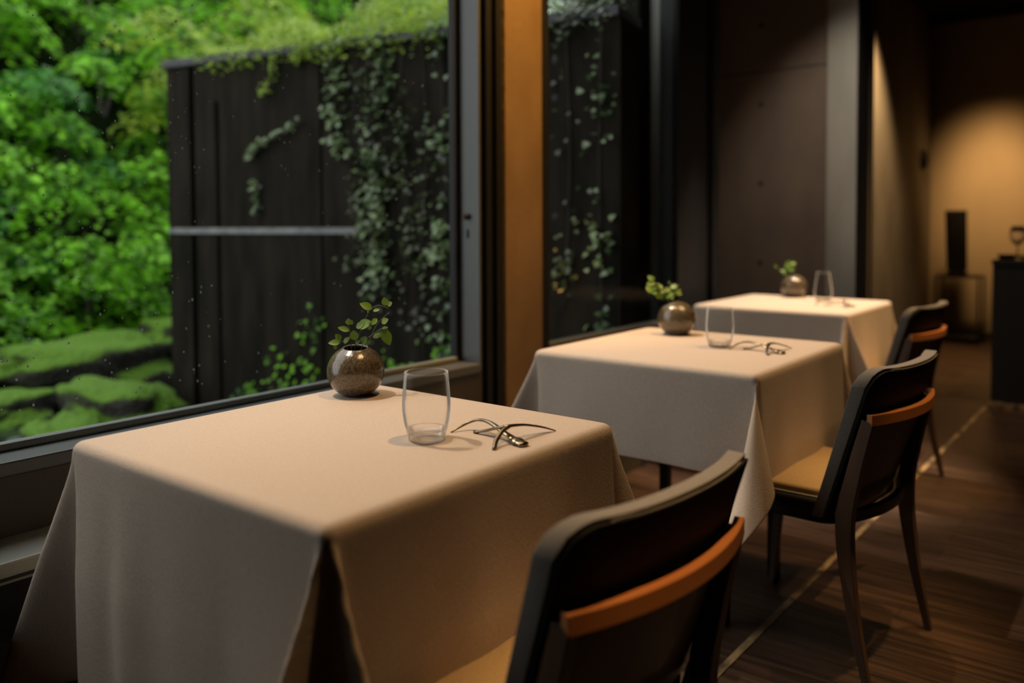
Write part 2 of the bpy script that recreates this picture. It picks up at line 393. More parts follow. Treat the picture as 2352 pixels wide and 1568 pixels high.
# window 2
w2 = empty('window_2', (XW, 2.65, 0.63)); struct(w2)
wbox(w2, 'pane', XW-0.030, XW-0.022, 2.648, 3.72, 0.655, 2.80, M_pane)
wbox(w2, 'bottom_rail', XW-0.05, XW+0.005, 2.648, 3.72, 0.62, 0.655, M_frame, bv=0.005)
struct(box('wall_left.003', XW-0.15, XW-0.002, 2.648, 3.72, 0, 0.62, M_panel))
b = MB(); b.box(XW-0.10, XW-0.012, 3.72, 4.05, 0, CEIL); b.box(XW-0.10, XW, 3.725, 3.93, 0, CEIL); b.box(XW-0.10, XW, 4.12, 4.19, 0, CEIL); b.box(XW-0.10, XW-0.03, 4.05, 4.12, 0, CEIL)
struct(b.build('trim_7', M_black))
# alcove with the brown concrete wall
struct(box('wall_alcove_side', -2.75, -2.60, 4.19, 5.2, 0, CEIL, M_conc_brown))
struct(box('wall_alcove_near', -2.75, XW-0.10, 4.10, 4.19, 0, CEIL, M_black))
struct(box('floor_alcove', -2.75, XW-0.02, 4.10, 5.2, -0.15, 0, M_floor))
struct(box('ceiling_alcove', -2.75, XW-0.18, 4.0, 5.2, CEIL, CEIL+0.2, M_ceiling))
aw = empty('wall_alcove_back', (-2.2, 4.9, 0)); struct(aw)
slab = box('wall_slab', -0.40, 0.635, 0, 0.25, 0, CEIL, M_conc_brown, aw)
# form joint and tie holes on it
box('form_joint', -0.40, 0.635, -0.0015, 0.001, 2.012, 2.018, M_hole, slab)
for hz in (0.40, 0.875, 1.35, 1.82, 2.29, 2.76):
    h = lathe('tie_hole', [(0,0.002),(0.011,0.002),(0.015,0.0),(0.016,-0.003)], M_hole, aw, 20)
    h.rotation_euler = (PI/2, 0, 0); h.location = (0.245, 0, hz)
struct(box('wall_pier', -1.563, -1.400, 4.885, 5.10, 0, CEIL, M_conc_grey))
struct(box('pier_side_shade', -1.3995, -1.394, 4.885, 5.10, 0, CEIL, M_black))  # black plate added to put the pier's shaded side into colour
struct(box('trim_8', -1.62, -1.398, 5.10, 5.16, 0, CEIL, M_plaster))
struct(box('trim_9', -1.70, -1.405, 5.16, 5.24, 0, CEIL, M_black))
# hidden return and the wall running on to the far room
struct(box('wall_left.004', XW-0.5, XW, 5.24, 9.1, 0, CEIL, M_conc))
struct(box('baseboard_left', XW, XW+0.02, 5.25, 9.1, 0, 0.06, M_black))
struct(box('baseboard_far', XW, 4.0, 9.085, 9.10, 0, 0.05, M_panel))

# brass strip let into the floor
tag(box('floor_strip', -0.882, -0.862, -2.5, 5.72, -0.001, 0.0025, M_strip), 'thin worn brass strip let into the dark plank floor', 'floor strip')

# switch on the far left wall corner
sk = lathe('wall_fixture', [(0,0),(0.07,0),(0.075,0.02),(0.05,0.05),(0,0.055)], M_black, None, 28)
sk.scale = (1.3, 0.8, 1); sk.rotation_euler = (0, PI/2, 0); sk.location = (XW, 8.72, 1.70)
tag(sk, 'small black oval fixture on the left wall near the far corner', 'wall fixture')

# ------------------------------------------------------------------ counter with glasses
ct = empty('bar_counter', (-0.86, 5.75, 0)); tag(ct, 'black bar counter at the right edge with glasses on it', 'counter')
box('counter_body', 0.006, 1.5, 0.01, 0.9, 0.03, 0.862, M_black, ct)
box('countertop', 0.0, 1.52, 0.0, 0.92, 0.862, 0.886, M_black, ct, 0.003)
box('foot_rail', 0.0, 1.5, -0.03, 0.01, 0.0, 0.03, M_strip, ct)
def wine_glass(loc, s, label):
    g = empty('wine_glass', loc); tag(g, label, 'glass')
    lathe('bowl', [(0.004,0.075*s),(0.022*s,0.085*s),(0.036*s,0.11*s),(0.038*s,0.14*s),(0.030*s,0.175*s),(0.0290*s,0.175*s),(0.036*s,0.14*s),(0.034*s,0.112*s),(0.02*s,0.088*s),(0.0,0.08*s)], M_glass_solid, g, 32)
    lathe('stem', [(0,0),(0.032*s,0.0),(0.032*s,0.002),(0.008,0.006),(0.004,0.02),(0.004,0.075*s),(0,0.08*s)], M_glass_solid, g, 24)
wine_glass((-0.745, 5.90, 0.8865), 1.15, 'wine glass nearest the left end of the black bar counter')
wine_glass((-0.660, 5.86, 0.8865), 1.15, 'wine glass at the right edge of the photo on the bar counter')
lo = lathe('glass_bowl', [(0,0.004),(0.03,0.004),(0.05,0.03),(0.052,0.03),(0.033,0.0),(0,0.0)], M_glass_solid, None, 32)
lo.location = (-0.80, 5.88, 0.8865); tag(lo, 'low shallow glass dish on the counter beside the wine glasses', 'dish')

# ------------------------------------------------------------------ side table with tall speaker, far room
st = empty('side_table', (-1.56, 8.72, 0)); tag(st, 'thin black-framed side table against the far warm wall', 'side table')
box('tabletop', -0.185, 0.185, -0.15, 0.15, 0.600, 0.618, M_dark_metal, st, 0.002)
for sx in (-1, 1):
    for sy in (-1, 1):
        box('leg', sx*0.176-0.009, sx*0.176+0.009, sy*0.14-0.009, sy*0.14+0.009, 0, 0.600, M_dark_metal, st)
box('bottom_frame', -0.176, 0.176, -0.15, 0.15, 0.03, 0.055, M_dark_metal, st)
spk = empty('floor_speaker', (-1.585, 8.72, 0.6185), 0.15)
tag(spk, 'tall slim black upright box standing on the side table', 'speaker')
lathe('base', [(0,0),(0.085,0),(0.09,0.01),(0.085,0.03),(0.05,0.045),(0,0.045)], M_black, spk, 32)
V = [(-0.085,-0.05,0.045),(0.085,-0.05,0.045),(0.085,0.05,0.045),(-0.085,0.05,0.045),(-0.105,-0.045,0.60),(0.075,-0.045,0.60),(0.075,0.045,0.60),(-0.105,0.045,0.60)]
cab = bevel(obj_from('cabinet', V, [(0,3,2,1),(4,5,6,7),(0,1,5,4),(1,2,6,5),(2,3,7,6),(3,0,4,7)], M_dark_metal, spk), 0.006)
box('grille', -0.075, 0.072, -0.053, -0.048, 0.06, 0.58, M_black, cab)

# ================================================================== TABLES
def cloth_mesh(hx, hy, dx, dy, corners, wr, seed):
    R = 0.019
    rnd = random.Random(seed)
    def axis(h, d):
        he = h - R
        inner = list(np.linspace(-he, he, 17)); L = []
        arc = PI/2*R
        for k in range(1, 6): L.append(arc*k/5)
        n = 22
        for k in range(1, n+1): L.append(arc + (d + R - arc - 0.0)*k/n*1.0)
        L = [min(l, d+R) for l in L]
        return [-he-l for l in L[::-1]] + inner + [he+l for l in L]
    A = axis(hx, dx); B = axis(hy, dy)
    ex, ey = hx-R, hy-R
    # corner curves on the sphere of directions, sampled by arc length
    curves = {}
    for key, ctl in corners.items():
        C = np.array(catmull(ctl, 10)); s = np.r_[0, np.cumsum(np.linalg.norm(np.diff(C, axis=0), axis=1))]; s /= s[-1]
        curves[key] = (s, C)
    def fil(s):
        arc = PI/2*R
        if s <= 0: return 0.0, 0.0, 0.0
        if s < arc: return R*math.sin(s/R), R*(1-math.cos(s/R)), 0.0
        return R, R, s-arc
    ph = [rnd.uniform(0, 6.28) for _ in range(12)]
    def wrinkle(t, s, side):
        L = max(0.0, s-0.03)
        k = min(1, L/0.22)
        v = 0.0032*math.sin(t*17+ph[side]) + 0.0022*math.sin(t*31+ph[side+4]) + 0.002*math.sin(t*9+ph[side+8]+L*6)
        for (sd, c, wdt, amp) in wr:
            if sd == side: v += amp*math.exp(-((t-c-L*0.03)/wdt)**2)
        return v*k + 0.012*k*k*0.5
    V = []
    for a in A:
        for b_ in B:
            oa = max(0.0, abs(a)-ex); ob = max(0.0, abs(b_)-ey)
            sa = 1 if a > 0 else -1; sb = 1 if b_ > 0 else -1
            x = max(-ex, min(ex, a)); y = max(-ey, min(ey, b_)); z = 0.0
            if oa > 1e-9 and ob <= 1e-9:
                g, h, L = fil(oa); side = 0 if sa > 0 else 1
                x += sa*(g + wrinkle(b_, oa, side)); z -= h + L
            elif ob > 1e-9 and oa <= 1e-9:
                g, h, L = fil(ob); side = 2 if sb > 0 else 3
                y += sb*(g + wrinkle(a, ob, side)); z -= h + L
            elif oa > 1e-9 and ob > 1e-9:
                r = math.hypot(oa, ob); th = math.atan2(oa, ob)/(PI/2)   # 0: belongs to the y side, 1: to the x side
                g, h, L = fil(r)
                s, C = curves[(sa, sb)]
                u = np.interp(th, s, C[:, 0]); v = np.interp(th, s, C[:, 1])   # u along +a outwards, v along +b outwards
                ou, ov = math.sin(th*PI/2), math.cos(th*PI/2)
                phi = math.hypot(u, v); su = math.sin(phi)/phi if phi > 1e-6 else 1
                wa = wrinkle(sa*ex, r, 0 if sa > 0 else 1)*th; wb = wrinkle(sb*ey, r, 2 if sb > 0 else 3)*(1-th)
                x += sa*(g*ou + L*su*u + wa); y += sb*(g*ov + L*su*v + wb)
                z -= h + L*math.cos(phi)
            V.append((x, y, z))
    nb = len(B); F = []
    for i in range(len(A)-1):
        for j in range(nb-1):
            F.append((i*nb+j, (i+1)*nb+j, (i+1)*nb+j+1, i*nb+j+1))
    return V, F
# path in (u: beyond the x side, v: beyond the y side); starts on the y panel, ends on the x panel
PETAL = [(0,0),(0.14,0.012),(0.29,0.08),(0.34,0.22),(0.29,0.34),(0.20,0.34),(0.07,0.26),(0.012,0.15),(0,0)]
FINS = [(0,0),(-0.02,0.2),(-0.01,0.40),(0.02,0.41),(0.05,0.20),(0.045,0.045),(0.2,0.05),(0.37,0.03),(0.37,-0.01),(0.18,-0.02),(0,0)]
SIDE = [(0,0),(-0.03,-0.05),(-0.03,-0.13),(0.04,-0.17),(0.20,-0.08),(0.42,0.09),(0.45,0.03),(0.32,-0.13),(0.16,-0.27),(0.05,-0.30),(0.01,-0.14),(0,0)]
PETAL_FRONT = [(0,0),(0.11,0.0),(0.23,0.05),(0.28,0.20),(0.24,0.40),(0.10,0.52),(-0.03,0.47),(-0.06,0.25),(0,0)]
FINB = [(0,0),(0.01,0.12),(0.10,0.34),(0.13,0.35),(0.08,0.15),(-0.01,0.08),(-0.01,0.04),(0,0)]
def make_table(i, cx, cy, drop, corners, wr, seed, lab_t, lab_c):
    t = empty('dining_table', (cx, cy, 0)); tag(t, lab_t, 'table', 'square tables under linen cloths')
    box('tabletop', -0.338, 0.338, -0.338, 0.338, 0.708, 0.7365, M_black, t, 0.006)
    box('apron', -0.21, 0.21, -0.21, 0.21, 0.655, 0.708, M_dark_metal, t)
    for sx in (-1, 1):
        for sy in (-1, 1):
            box('leg', sx*0.19-0.016, sx*0.19+0.016, sy*0.19-0.016, sy*0.19+0.016, 0, 0.66, M_dark_metal, t, 0.002)
    V, F = cloth_mesh(0.35, 0.35, drop[0], drop[1], corners, wr, seed)
    c = obj_from('tablecloth', V, F, M_linen, None, True); c.location = (cx, cy, 0.740)
    fix_normals(c)
    sd = c.modifiers.new('thickness', 'SOLIDIFY'); sd.thickness = 0.0016; sd.offset = -1 
    ss = c.modifiers.new('smooth', 'SUBSURF'); ss.levels = 1; ss.render_levels = 1
    tag(c, lab_c, 'tablecloth', 'beige linen tablecloths')
    return t
make_table(0, *TABLES[0], (0.34, 0.44), {(1,1): FINB, (1,-1): FINS, (-1,1): PETAL, (-1,-1): SIDE},
           [(3, -0.245, 0.012, 0.010), (3, -0.215, 0.012, -0.008), (3, -0.17, 0.02, 0.006), (3, -0.08, 0.02, -0.006), (3, 0.0, 0.03, 0.006), (3, 0.12, 0.03, -0.007), (0, 0.12, 0.03, 0.006), (0, -0.12, 0.03, -0.006)], 3,
           'square black table nearest the camera, hidden under its linen cloth', 'beige linen cloth on the nearest table, filling the lower left')
make_table(1, *TABLES[1], (0.31, 0.26), {(1,1): FINB, (1,-1): PETAL_FRONT, (-1,1): PETAL, (-1,-1): SIDE},
           [(0, 0.1, 0.05, 0.004)], 8,
           'square table in the middle of the row with black leg showing', 'beige linen cloth on the middle table, pointed front corner fold')
make_table(2, *TABLES[2], (0.31, 0.27), {(1,1): FINB, (1,-1): FINS, (-1,1): PETAL, (-1,-1): SIDE},
           [(0, -0.05, 0.04, -0.005)], 12,
           'square table furthest away, under the brightest lit cloth', 'brightly lit linen cloth on the furthest table beside the concrete wall')

# ------------------------------------------------------------------ vases
def make_vase(name, cx, cy, R, tilt, az, label):
    root = empty(name, (cx, cy, 0.7405)); tag(root, label, 'vase', 'round bronze glazed bud vases')
    flat = 0.93; ro = 0.029
    a0 = math.asin(ro/R)
    prof = []
    for k in range(28): 
        a = PI - (PI-a0)*k/27
        prof.append((R*math.sin(a), R*math.cos(a)))
    prof += [(ro-0.001, R*math.cos(a0)+0.0012), (ro-0.0035, R*math.cos(a0)+0.0006)]
    for k in range(14):
        a = a0*1.0 + (PI*0.75-a0)*k/13
        prof.append(((R-0.005)*math.sin(a) if k else ro-0.004, (R-0.005)*math.cos(a)))
    o = lathe('vase_body', prof, M_glaze, root, 72)
    Mx = Matrix.Rotation(az, 4, 'Z') @ Matrix.Rotation(tilt, 4, 'Y')
    zb = -R*flat*0.93
    for v in o.data.vertices:
        p = Mx @ v.co; p.z *= flat
        if p.z < zb: p.z = zb
        v.co = (p.x, p.y, p.z - zb)
    o.data.update()
    top = Mx @ Vector((0, 0, R*math.cos(a0))); top.z = top.z*flat - zb
    return root, top
def leaf_shape(L, W, fold=0.15, curl=0.15, n=7):
    """elliptic pointed leaf in xy plane pointing +x"""
    V = []; F = []
    for i in range(n+1):
        t = i/n; hw = W*0.5*math.sin(PI*t**0.85)**0.8 if 0 < t < 1 else 0.0
        z = -curl*L*t*t
        V += [(L*t, -hw, z+fold*hw), (L*t, 0, z), (L*t, hw, z+fold*hw)]
    for i in range(n):
        F += [(i*3, (i+1)*3, (i+1)*3+1, i*3+1), (i*3+1, (i+1)*3+1, (i+1)*3+2, i*3+2)]
    return V, F
def make_sprig(cx, cy, z0, stems, leaves, label):
    """stems: lists of points; leaves: (x, y, z, direction vector, length, width). x = camera right, y = away, z = up, from the vase mouth"""
    root = empty('leafy_sprig', (cx, cy, z0)); tag(root, label, 'sprig', 'green leafy sprigs in the vases')
    rt = Vector((AX_R.x, AX_R.y, 0)).normalized(); fw = Vector((AX_F.x, AX_F.y, 0)).normalized()
    W = lambda p: rt*p[0] + fw*p[1] + Vector((0,0,p[2]))
    for s in stems:
        pts = [tuple(W(p)) for p in s]
        dims = [(0.0011*(1-0.5*i/len(pts)),)*2 for i in range(len(pts))]
        sweep('stem', pts, dims, (0.3,0.2,1) if abs(s[0][2]-s[-1][2]) < 0.001 else (1,0.3,0.05), M_stem_in, root, 5, 6)
    for (x, y, z, d, L, Wd) in leaves:
        V, F = leaf_shape(L, Wd*1.25)
        dx = W(d).normalized(); up = -fw*0.8 + Vector((0,0,0.6)); up = (up - dx*up.dot(dx)).normalized(); sy = up.cross(dx)
        Mx = Matrix((dx, sy, up)).transposed(); o0 = W((x, y, z))
        V = [tuple(o0 + Mx @ Vector(v)) for v in V]
        obj_from('leaf', V, F, M_leaf_in, root, True)
    return root
R1 = 0.0635
camdir = math.atan2(-TABLES[0][1]-0.2, 1.43)   # azimuth from vase towards the camera
v1, top1 = make_vase('bud_vase', -1.428, 1.252, R1, math.radians(7), math.atan2(-1.25, 1.43), 'round speckled bronze vase on the nearest table, opening facing up')
k = 0.000327
def lf(px, py, tx, ty, wd, y=0.0):
    """leaf of the front sprig from base to tip, in crop pixels around the mouth (600,490)"""
    b_ = ((px-600)*k, y, (490-py)*k); e = ((tx-600)*k, (490-ty)*k)
    dx, dz = e[0]-b_[0], e[1]-b_[2]; L = math.hypot(dx, dz)
    return (b_[0], b_[1], b_[2], (dx, -0.25*L, dz), L*1.03, wd*k)
st1 = [[(0,0,-0.05),(0.0,0,0.0),(0.013,0,0.04),(0.028,0.004,0.075),(0.034,0.005,0.085),(0.050,0.006,0.093),(0.064,0.006,0.090),(0.075,0.006,0.086)],
       [(0.0,0.01,-0.04),(0.018,0.008,0.01),(0.039,0.008,0.029),(0.058,0.008,0.041),(0.072,0.008,0.037),(0.077,0.008,0.025)],
       [(-0.004,0,-0.05),(-0.010,0,0.01),(-0.011,0,0.036),(-0.016,0,0.050)],
       [(-0.008,0.0,-0.04),(-0.022,0,0.006),(-0.036,0,0.016)],
       [(0.006,0.02,-0.04),(0.035,0.025,0.03),(0.050,0.025,0.055),(0.072,0.025,0.075)]]
l1 = [lf(716,228,640,182,46), lf(812,205,800,147,40), lf(820,205,850,180,34), lf(722,240,768,226,22), lf(690,243,682,250,10),
      lf(620,350,708,305,62), lf(606,355,660,318,40), lf(596,440,590,372,50), lf(562,375,487,345,34), lf(557,335,556,290,36), lf(575,335,578,300,20),
      lf(500,455,419,450,38), lf(500,440,470,395,34), lf(520,460,560,415,30), lf(718,420,783,395,36), lf(790,368,840,470,58), lf(780,362,822,350,20),
      lf(640,470,672,412,44), lf(655,470,700,440,36), lf(470,500,456,475,22), lf(700,370,690,330,24), lf(740,300,700,340,34,0.02), lf(770,330,815,300,40,0.02), lf(600,460,630,440,26)]
s1 = make_sprig(-1.428, 1.252, 0.7405+top1.z, st1, l1, 'thin green leafy sprig standing in the vase on the nearest table')

def bushy(cx, cy, z0, off, seed, span, n, label):
    rnd = random.Random(seed); stems = []; lv = []
    for i in range(5):
        ex = off[0] + rnd.uniform(-span[0], span[0]); ez = rnd.uniform(0.45, 1.0)*span[1]; ey = rnd.uniform(-0.03, 0.03)
        stems.append([(0,0,-0.04), (off[0]*0.2,0,0.005), ((ex)*0.5, ey*0.5, ez*0.5), (ex, ey, ez)])
        for j in range(n):
            t = rnd.uniform(0.35, 1.0)
            p = (ex*t, ey*t, ez*t)
            d = (rnd.uniform(-1,1), rnd.uniform(-0.9,0.6), rnd.uniform(-0.35,0.8))
            L = rnd.uniform(0.020, 0.032)
            lv.append((*p, d, L, L*0.62))
    return make_sprig(cx, cy, z0, stems, lv, label)
v2, top2 = make_vase('bud_vase', -1.322, 2.585, 0.0645, math.radians(26), math.atan2(-0.62, -0.79)-0.3, 'round bronze vase on the middle table, mouth tilted to the left')
bushy(-1.322+top2.x, 2.585+top2.y, 0.7405+top2.z, (-0.012, 0, 0), 5, (0.05, 0.088), 6, 'bushy yellow-green sprig in the vase on the middle table')
v3, top3 = make_vase('bud_vase', -1.503, 4.21, 0.0645, math.radians(20), math.atan2(-0.62, -0.79)-0.2, 'round bronze vase on the furthest table in front of concrete')
bushy(-1.503+top3.x, 4.21+top3.y, 0.7405+top3.z, (-0.012, 0, 0), 11, (0.060, 0.088), 6, 'short yellow-green sprig in the vase on the furthest table')

# ------------------------------------------------------------------ tumblers
def tumbler(cx, cy, prof_o, base_h, label, thick=0.0013):
    g = empty('glass_tumbler', (cx, cy, 0.7408)); tag(g, label, 'glass', 'water tumblers on the tables')
    C = np.array(catmull(prof_o, 6))
    up = [tuple(c) for c in C if c[1] >= base_h]
    inner = [(r-thick, z) for r, z in up[::-1]]
    rim = [(up[-1][0]-thick*0.5, up[-1][1]+0.0006)]
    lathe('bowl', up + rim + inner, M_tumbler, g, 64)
    lo_ = [(0.0, 0.0), (prof_o[0][0]-0.004, 0.0)] + [tuple(c) for c in C if c[1] < base_h]
    rt_ = up[0][0]
    lo_ += [(rt_, base_h), (rt_-thick, base_h), (rt_-0.006, base_h-0.004), (rt_*0.5, base_h-0.0075), (0, base_h-0.0085)]
    lathe('base', lo_, M_glass_base, g, 64)
    rr = up[-1][0]
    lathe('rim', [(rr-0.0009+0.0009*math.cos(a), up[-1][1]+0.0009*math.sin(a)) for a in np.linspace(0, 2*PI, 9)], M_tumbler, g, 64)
    return g
P1 = [(0.0315,0.001),(0.0345,0.012),(0.0395,0.033),(0.0425,0.058),(0.0415,0.085),(0.0385,0.121)]
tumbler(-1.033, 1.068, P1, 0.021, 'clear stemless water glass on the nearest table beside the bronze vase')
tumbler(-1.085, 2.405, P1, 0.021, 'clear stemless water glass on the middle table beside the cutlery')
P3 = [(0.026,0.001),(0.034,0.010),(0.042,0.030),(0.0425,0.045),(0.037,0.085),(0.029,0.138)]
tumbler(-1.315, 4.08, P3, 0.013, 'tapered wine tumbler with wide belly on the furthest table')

# ------------------------------------------------------------------ curved bronze cutlery
def cutlery(ox, oy, rz, lab_a, lab_b, grp):
    zt = 0.7412
    a = empty('curved_spoon', (ox, oy, zt), rz); tag(a, lab_a, 'cutlery', grp)
    # local: x towards the room, y along the window
    sweep('handle', [(-0.150,0.000,0.001),(-0.1411,0.0313,0.012),(-0.1211,0.0426,0.020),(-0.0855,0.0336,0.022),(-0.0394,0.0174,0.014),(-0.0102,0.0099,0.0075)],
          [(0.0014,0.0014),(0.0027,0.0022),(0.0041,0.0026),(0.0051,0.0030),(0.0062,0.0032),(0.0078,0.0038)], (0.35,0.93,0), M_bronze, a, 6, 10)
    sweep('spoon_bowl', [(-0.0163,0.0127,0.0085),(-0.0036,0.0087,0.0065),(0.0070,0.0060,0.0050),(0.0140,0.0045,0.0040),(0.0185,0.0035,0.0034)],
          [(0.0070,0.0035),(0.0127,0.0055),(0.0110,0.0043),(0.0111,0.0049),(0.0014,0.0014)], (0.3,0.95,0), M_bronze, a, 6, 14)
    b_ = empty('curved_knife', (ox, oy, zt), rz); tag(b_, lab_b, 'cutlery', grp)
    sweep('foot', [(-0.0120,-0.0440,0.0015),(-0.0245,-0.0226,0.011),(-0.0300,-0.0004,0.021),(-0.0293,0.022,0.0265)],
          [(0.0035,0.0043),(0.0043,0.0043),(0.0043,0.0038),(0.0038,0.0032)], (0.9,0.3,0.2), M_bronze, b_, 6, 10)
    sweep('blade', [(-0.0340,0.010,0.0260),(-0.0293,0.022,0.0265),(-0.0262,0.0594,0.0215),(-0.0168,0.0993,0.011),(-0.0042,0.124,0.0015)],
          [(0.0038,0.0030),(0.0046,0.0030),(0.0059,0.0022),(0.0051,0.0019),(0.0011,0.0011)], (1,-0.1,0), M_bronze, b_, 6, 8)
    sweep('tip', [(-0.1134,0.0237,0.0022),(-0.0876,0.0237,0.009),(-0.0545,0.0203,0.020),(-0.0293,0.022,0.0265)],
          [(0.0041,0.0027),(0.0035,0.0024),(0.0035,0.0027),(0.0035,0.0030)], (0.2,1,0), M_bronze, b_, 6, 8)
cutlery(-0.880, 1.128, 0.0, 'arched bronze spoon on the nearest table, bowl towards the front', 'arched bronze knife crossing the spoon on the nearest table', 'bent bronze cutlery on the nearest table')
cutlery(-0.892, 2.375, 0.0, 'arched bronze spoon on the middle table, bowl towards the front', 'arched bronze knife crossing the spoon on the middle table', 'bent bronze cutlery on the middle table')
cutlery(-1.125, 3.87, 0.25, 'arched bronze spoon on the furthest table', 'arched bronze knife beside the spoon on the furthest table', 'bent bronze cutlery on the furthest table')

# ================================================================== CHAIRS
def back_x(l, z):
    return 0.129 + (z-0.665)*0.33 + 0.080 - 0.036*(l/0.25)**2 - 0.016*(abs(l)/0.25)**8
def shell(name, hw, z0, z1, t0, t1, crad, m, parent, wing=0.0, nz=14, nl=26, bv=0.0):
    """curved plate following the back: t0..t1 offset behind the inner surface"""
    V = []; F = []
    def lat(u, z):
        return u*(hw + 0.012*((z-z0)/(z1-z0)))
    for layer, t in ((0, t0), (1, t1)):
        for i in range(nl+1):
            u = -1 + 2*i/nl
            u = math.copysign(1-(1-abs(u))**1.25, u)
            for j in range(nz+1):
                f = j/nz; f = 1-(1-f)**1.4 if f > 0 else 0
                # rounded upper corners
                z = z0 + (z1-z0)*f
                l = lat(u, z)
                e = hw + 0.012 - abs(l)
                ztop = z1 + 0.010*(abs(l)/0.24)**3
                if e < crad: ztop = ztop - crad + math.sqrt(max(0, crad*crad-(crad-e)**2))
                zz = z0 + (ztop-z0)*f
                x = back_x(l, zz) + (t - 0.006*min(1, abs(l)/0.235)**5*f if layer == 0 else t)
                V.append((x, l, zz))
    n = (nl+1)*(nz+1); idx = lambda L, i, j: L*n + i*(nz+1) + j
    for i in range(nl):
        for j in range(nz):
            F.append((idx(0,i,j), idx(0,i,j+1), idx(0,i+1,j+1), idx(0,i+1,j)))
            F.append((idx(1,i,j), idx(1,i+1,j), idx(1,i+1,j+1), idx(1,i,j+1)))
    for i in range(nl):
        F.append((idx(0,i,nz), idx(1,i,nz), idx(1,i+1,nz), idx(0,i+1,nz)))
        F.append((idx(0,i,0), idx(0,i+1,0), idx(1,i+1,0), idx(1,i,0)))
    for j in range(nz):
        F.append((idx(0,0,j), idx(1,0,j), idx(1,0,j+1), idx(0,0,j+1)))
        F.append((idx(0,nl,j), idx(0,nl,j+1), idx(1,nl,j+1), idx(1,nl,j)))
    o = obj_from(name, V, F, m, parent, True); fix_normals(o)
    if bv:
        bevel(o, bv, 4, 40)
    return o
def plate(name, outline, z0, z1, m, parent, bv):
    n = len(outline); V = [(x, y, z0) for x, y in outline] + [(x, y, z1) for x, y in outline]
    F = [tuple(range(n))[::-1], tuple(range(n, 2*n))] + [(i, (i+1) % n, n+(i+1) % n, n+i) for i in range(n)]
    o = obj_from(name, V, F, m, parent, True); fix_normals(o); bevel(o, bv, 4, 40); return o
def rounded(x0, x1, wf, wb, r, n=6):
    """seat outline: front x0 half width wf, back x1 half width wb"""
    pts = []
    for cx, cy, a0 in ((x1-r, wb-r, 0), (x0+r, wf-r, PI/2), (x0+r, -wf+r, PI), (x1-r, -wb+r, 1.5*PI)):
        for k in range(n+1):
            a = a0 + PI/2*k/n; pts.append((cx+r*math.cos(a), cy+r*math.sin(a)))
    return pts
def make_chair():
    c = empty('dining_chair', (0,0,0))
    plate('seat_shell', rounded(-0.25, 0.15, 0.235, 0.215, 0.06), 0.375, 0.437, M_leather, c, 0.014)
    pad = plate('seat_pad', rounded(-0.235, 0.13, 0.222, 0.20, 0.055), 0.430, 0.458, M_seat, c, 0.010)
    ring = rounded(-0.240, 0.135, 0.226, 0.204, 0.057, 4)
    sweep('seat_piping', [(x, y, 0.4385) for x, y in ring+ring[:1]], [(0.0022, 0.0022)]*(len(ring)+1), (0,0,1), M_stitch, pad, 1, 6)
    shell('backrest', 0.217, 0.395, 0.772, -0.001, 0.026, 0.050, M_fabric, c, bv=0.013)
    bp = shell('back_panel', 0.214, 0.385, 0.766, 0.0262, 0.033, 0.049, M_leather, c, bv=0.003)
    # seam along the edge of the black panel
    pts = []
    for z in np.linspace(0.42, 0.715, 6): pts.append((back_x(-0.236, z)+0.031, -0.2165-0.01*(z-0.42), z))
    pts.append((back_x(-0.205, 0.745)+0.031, -0.208, 0.750))
    for l in np.linspace(-0.16, 0.16, 9): pts.append((back_x(l, 0.765)+0.031, l, 0.767+0.012*(abs(l)/0.24)**3))
    pts.append((back_x(0.205, 0.745)+0.031, 0.208, 0.750))
    for z in np.linspace(0.715, 0.42, 6): pts.append((back_x(0.236, z)+0.031, 0.2165+0.01*(z-0.42), z))
    sweep('seam', pts, [(0.0005, 0.0005)]*len(pts), (0.1,0.2,1.0), M_stitch, bp, 3, 6)
    for s in (-1, 1):
        sweep('rear_leg', [(0.230, s*0.216, 0.0), (0.188, s*0.213, 0.20), (0.168, s*0.209, 0.385), (0.190, s*0.209, 0.52), (0.222, s*0.209, 0.650)],
              [(0.0085,0.0085),(0.012,0.014),(0.014,0.020),(0.012,0.017),(0.011,0.014)], (0,1,0), M_wood_dark, c, 6, 4, bv=0.002)
        sweep('front_leg', [(-0.225, s*0.205, 0.0), (-0.205, s*0.20, 0.20), (-0.19, s*0.195, 0.385)],
              [(0.0085,0.0085),(0.012,0.012),(0.017,0.017)], (0,1,0), M_wood_dark, c, 6, 4, bv=0.002)
    rail = []
    for l in np.linspace(-0.218, 0.218, 11): rail.append((0.226 + 0.043*(1-(l/0.218)**2), l, 0.654))
    sweep('top_rail', rail, [(0.0135, 0.008)]*11, (0,0,1), M_wood, c, 4, 4, bv=0.0015)
    low = []
    for l in np.linspace(-0.210, 0.210, 9): low.append((0.150 + 0.050*(1-(l/0.21)**2), l, 0.400))
    sweep('lower_rail', low, [(0.014, 0.009)]*9, (0,0,1), M_wood_dark, c, 4, 4, bv=0.0015)
    inner = []
    shell2 = shell('back_infill', 0.196, 0.40, 0.640, 0.036, 0.041, 0.01, M_wood_dark, c)
    return c
ch = make_chair()
tag(ch, 'black-backed upholstered chair with orange wood rail at the nearest table', 'chair', 'wood and leather dining chairs')
ch.location = (-0.762, 1.030, 0); ch.rotation_euler = (0, 0, math.radians(-4))
c2 = copy_tree(ch); c2['label'] = 'upholstered dining chair at the middle table, its tapered back legs fully visible'
c2.location = (-0.760, 2.305, 0); c2.rotation_euler = (0, 0, math.radians(-5.5))
c3 = copy_tree(ch); c3['label'] = 'furthest dining chair, partly hidden behind the middle chair'
c3.location = (-1.030, 3.860, 0); c3.rotation_euler = (0, 0, math.radians(-4.5))

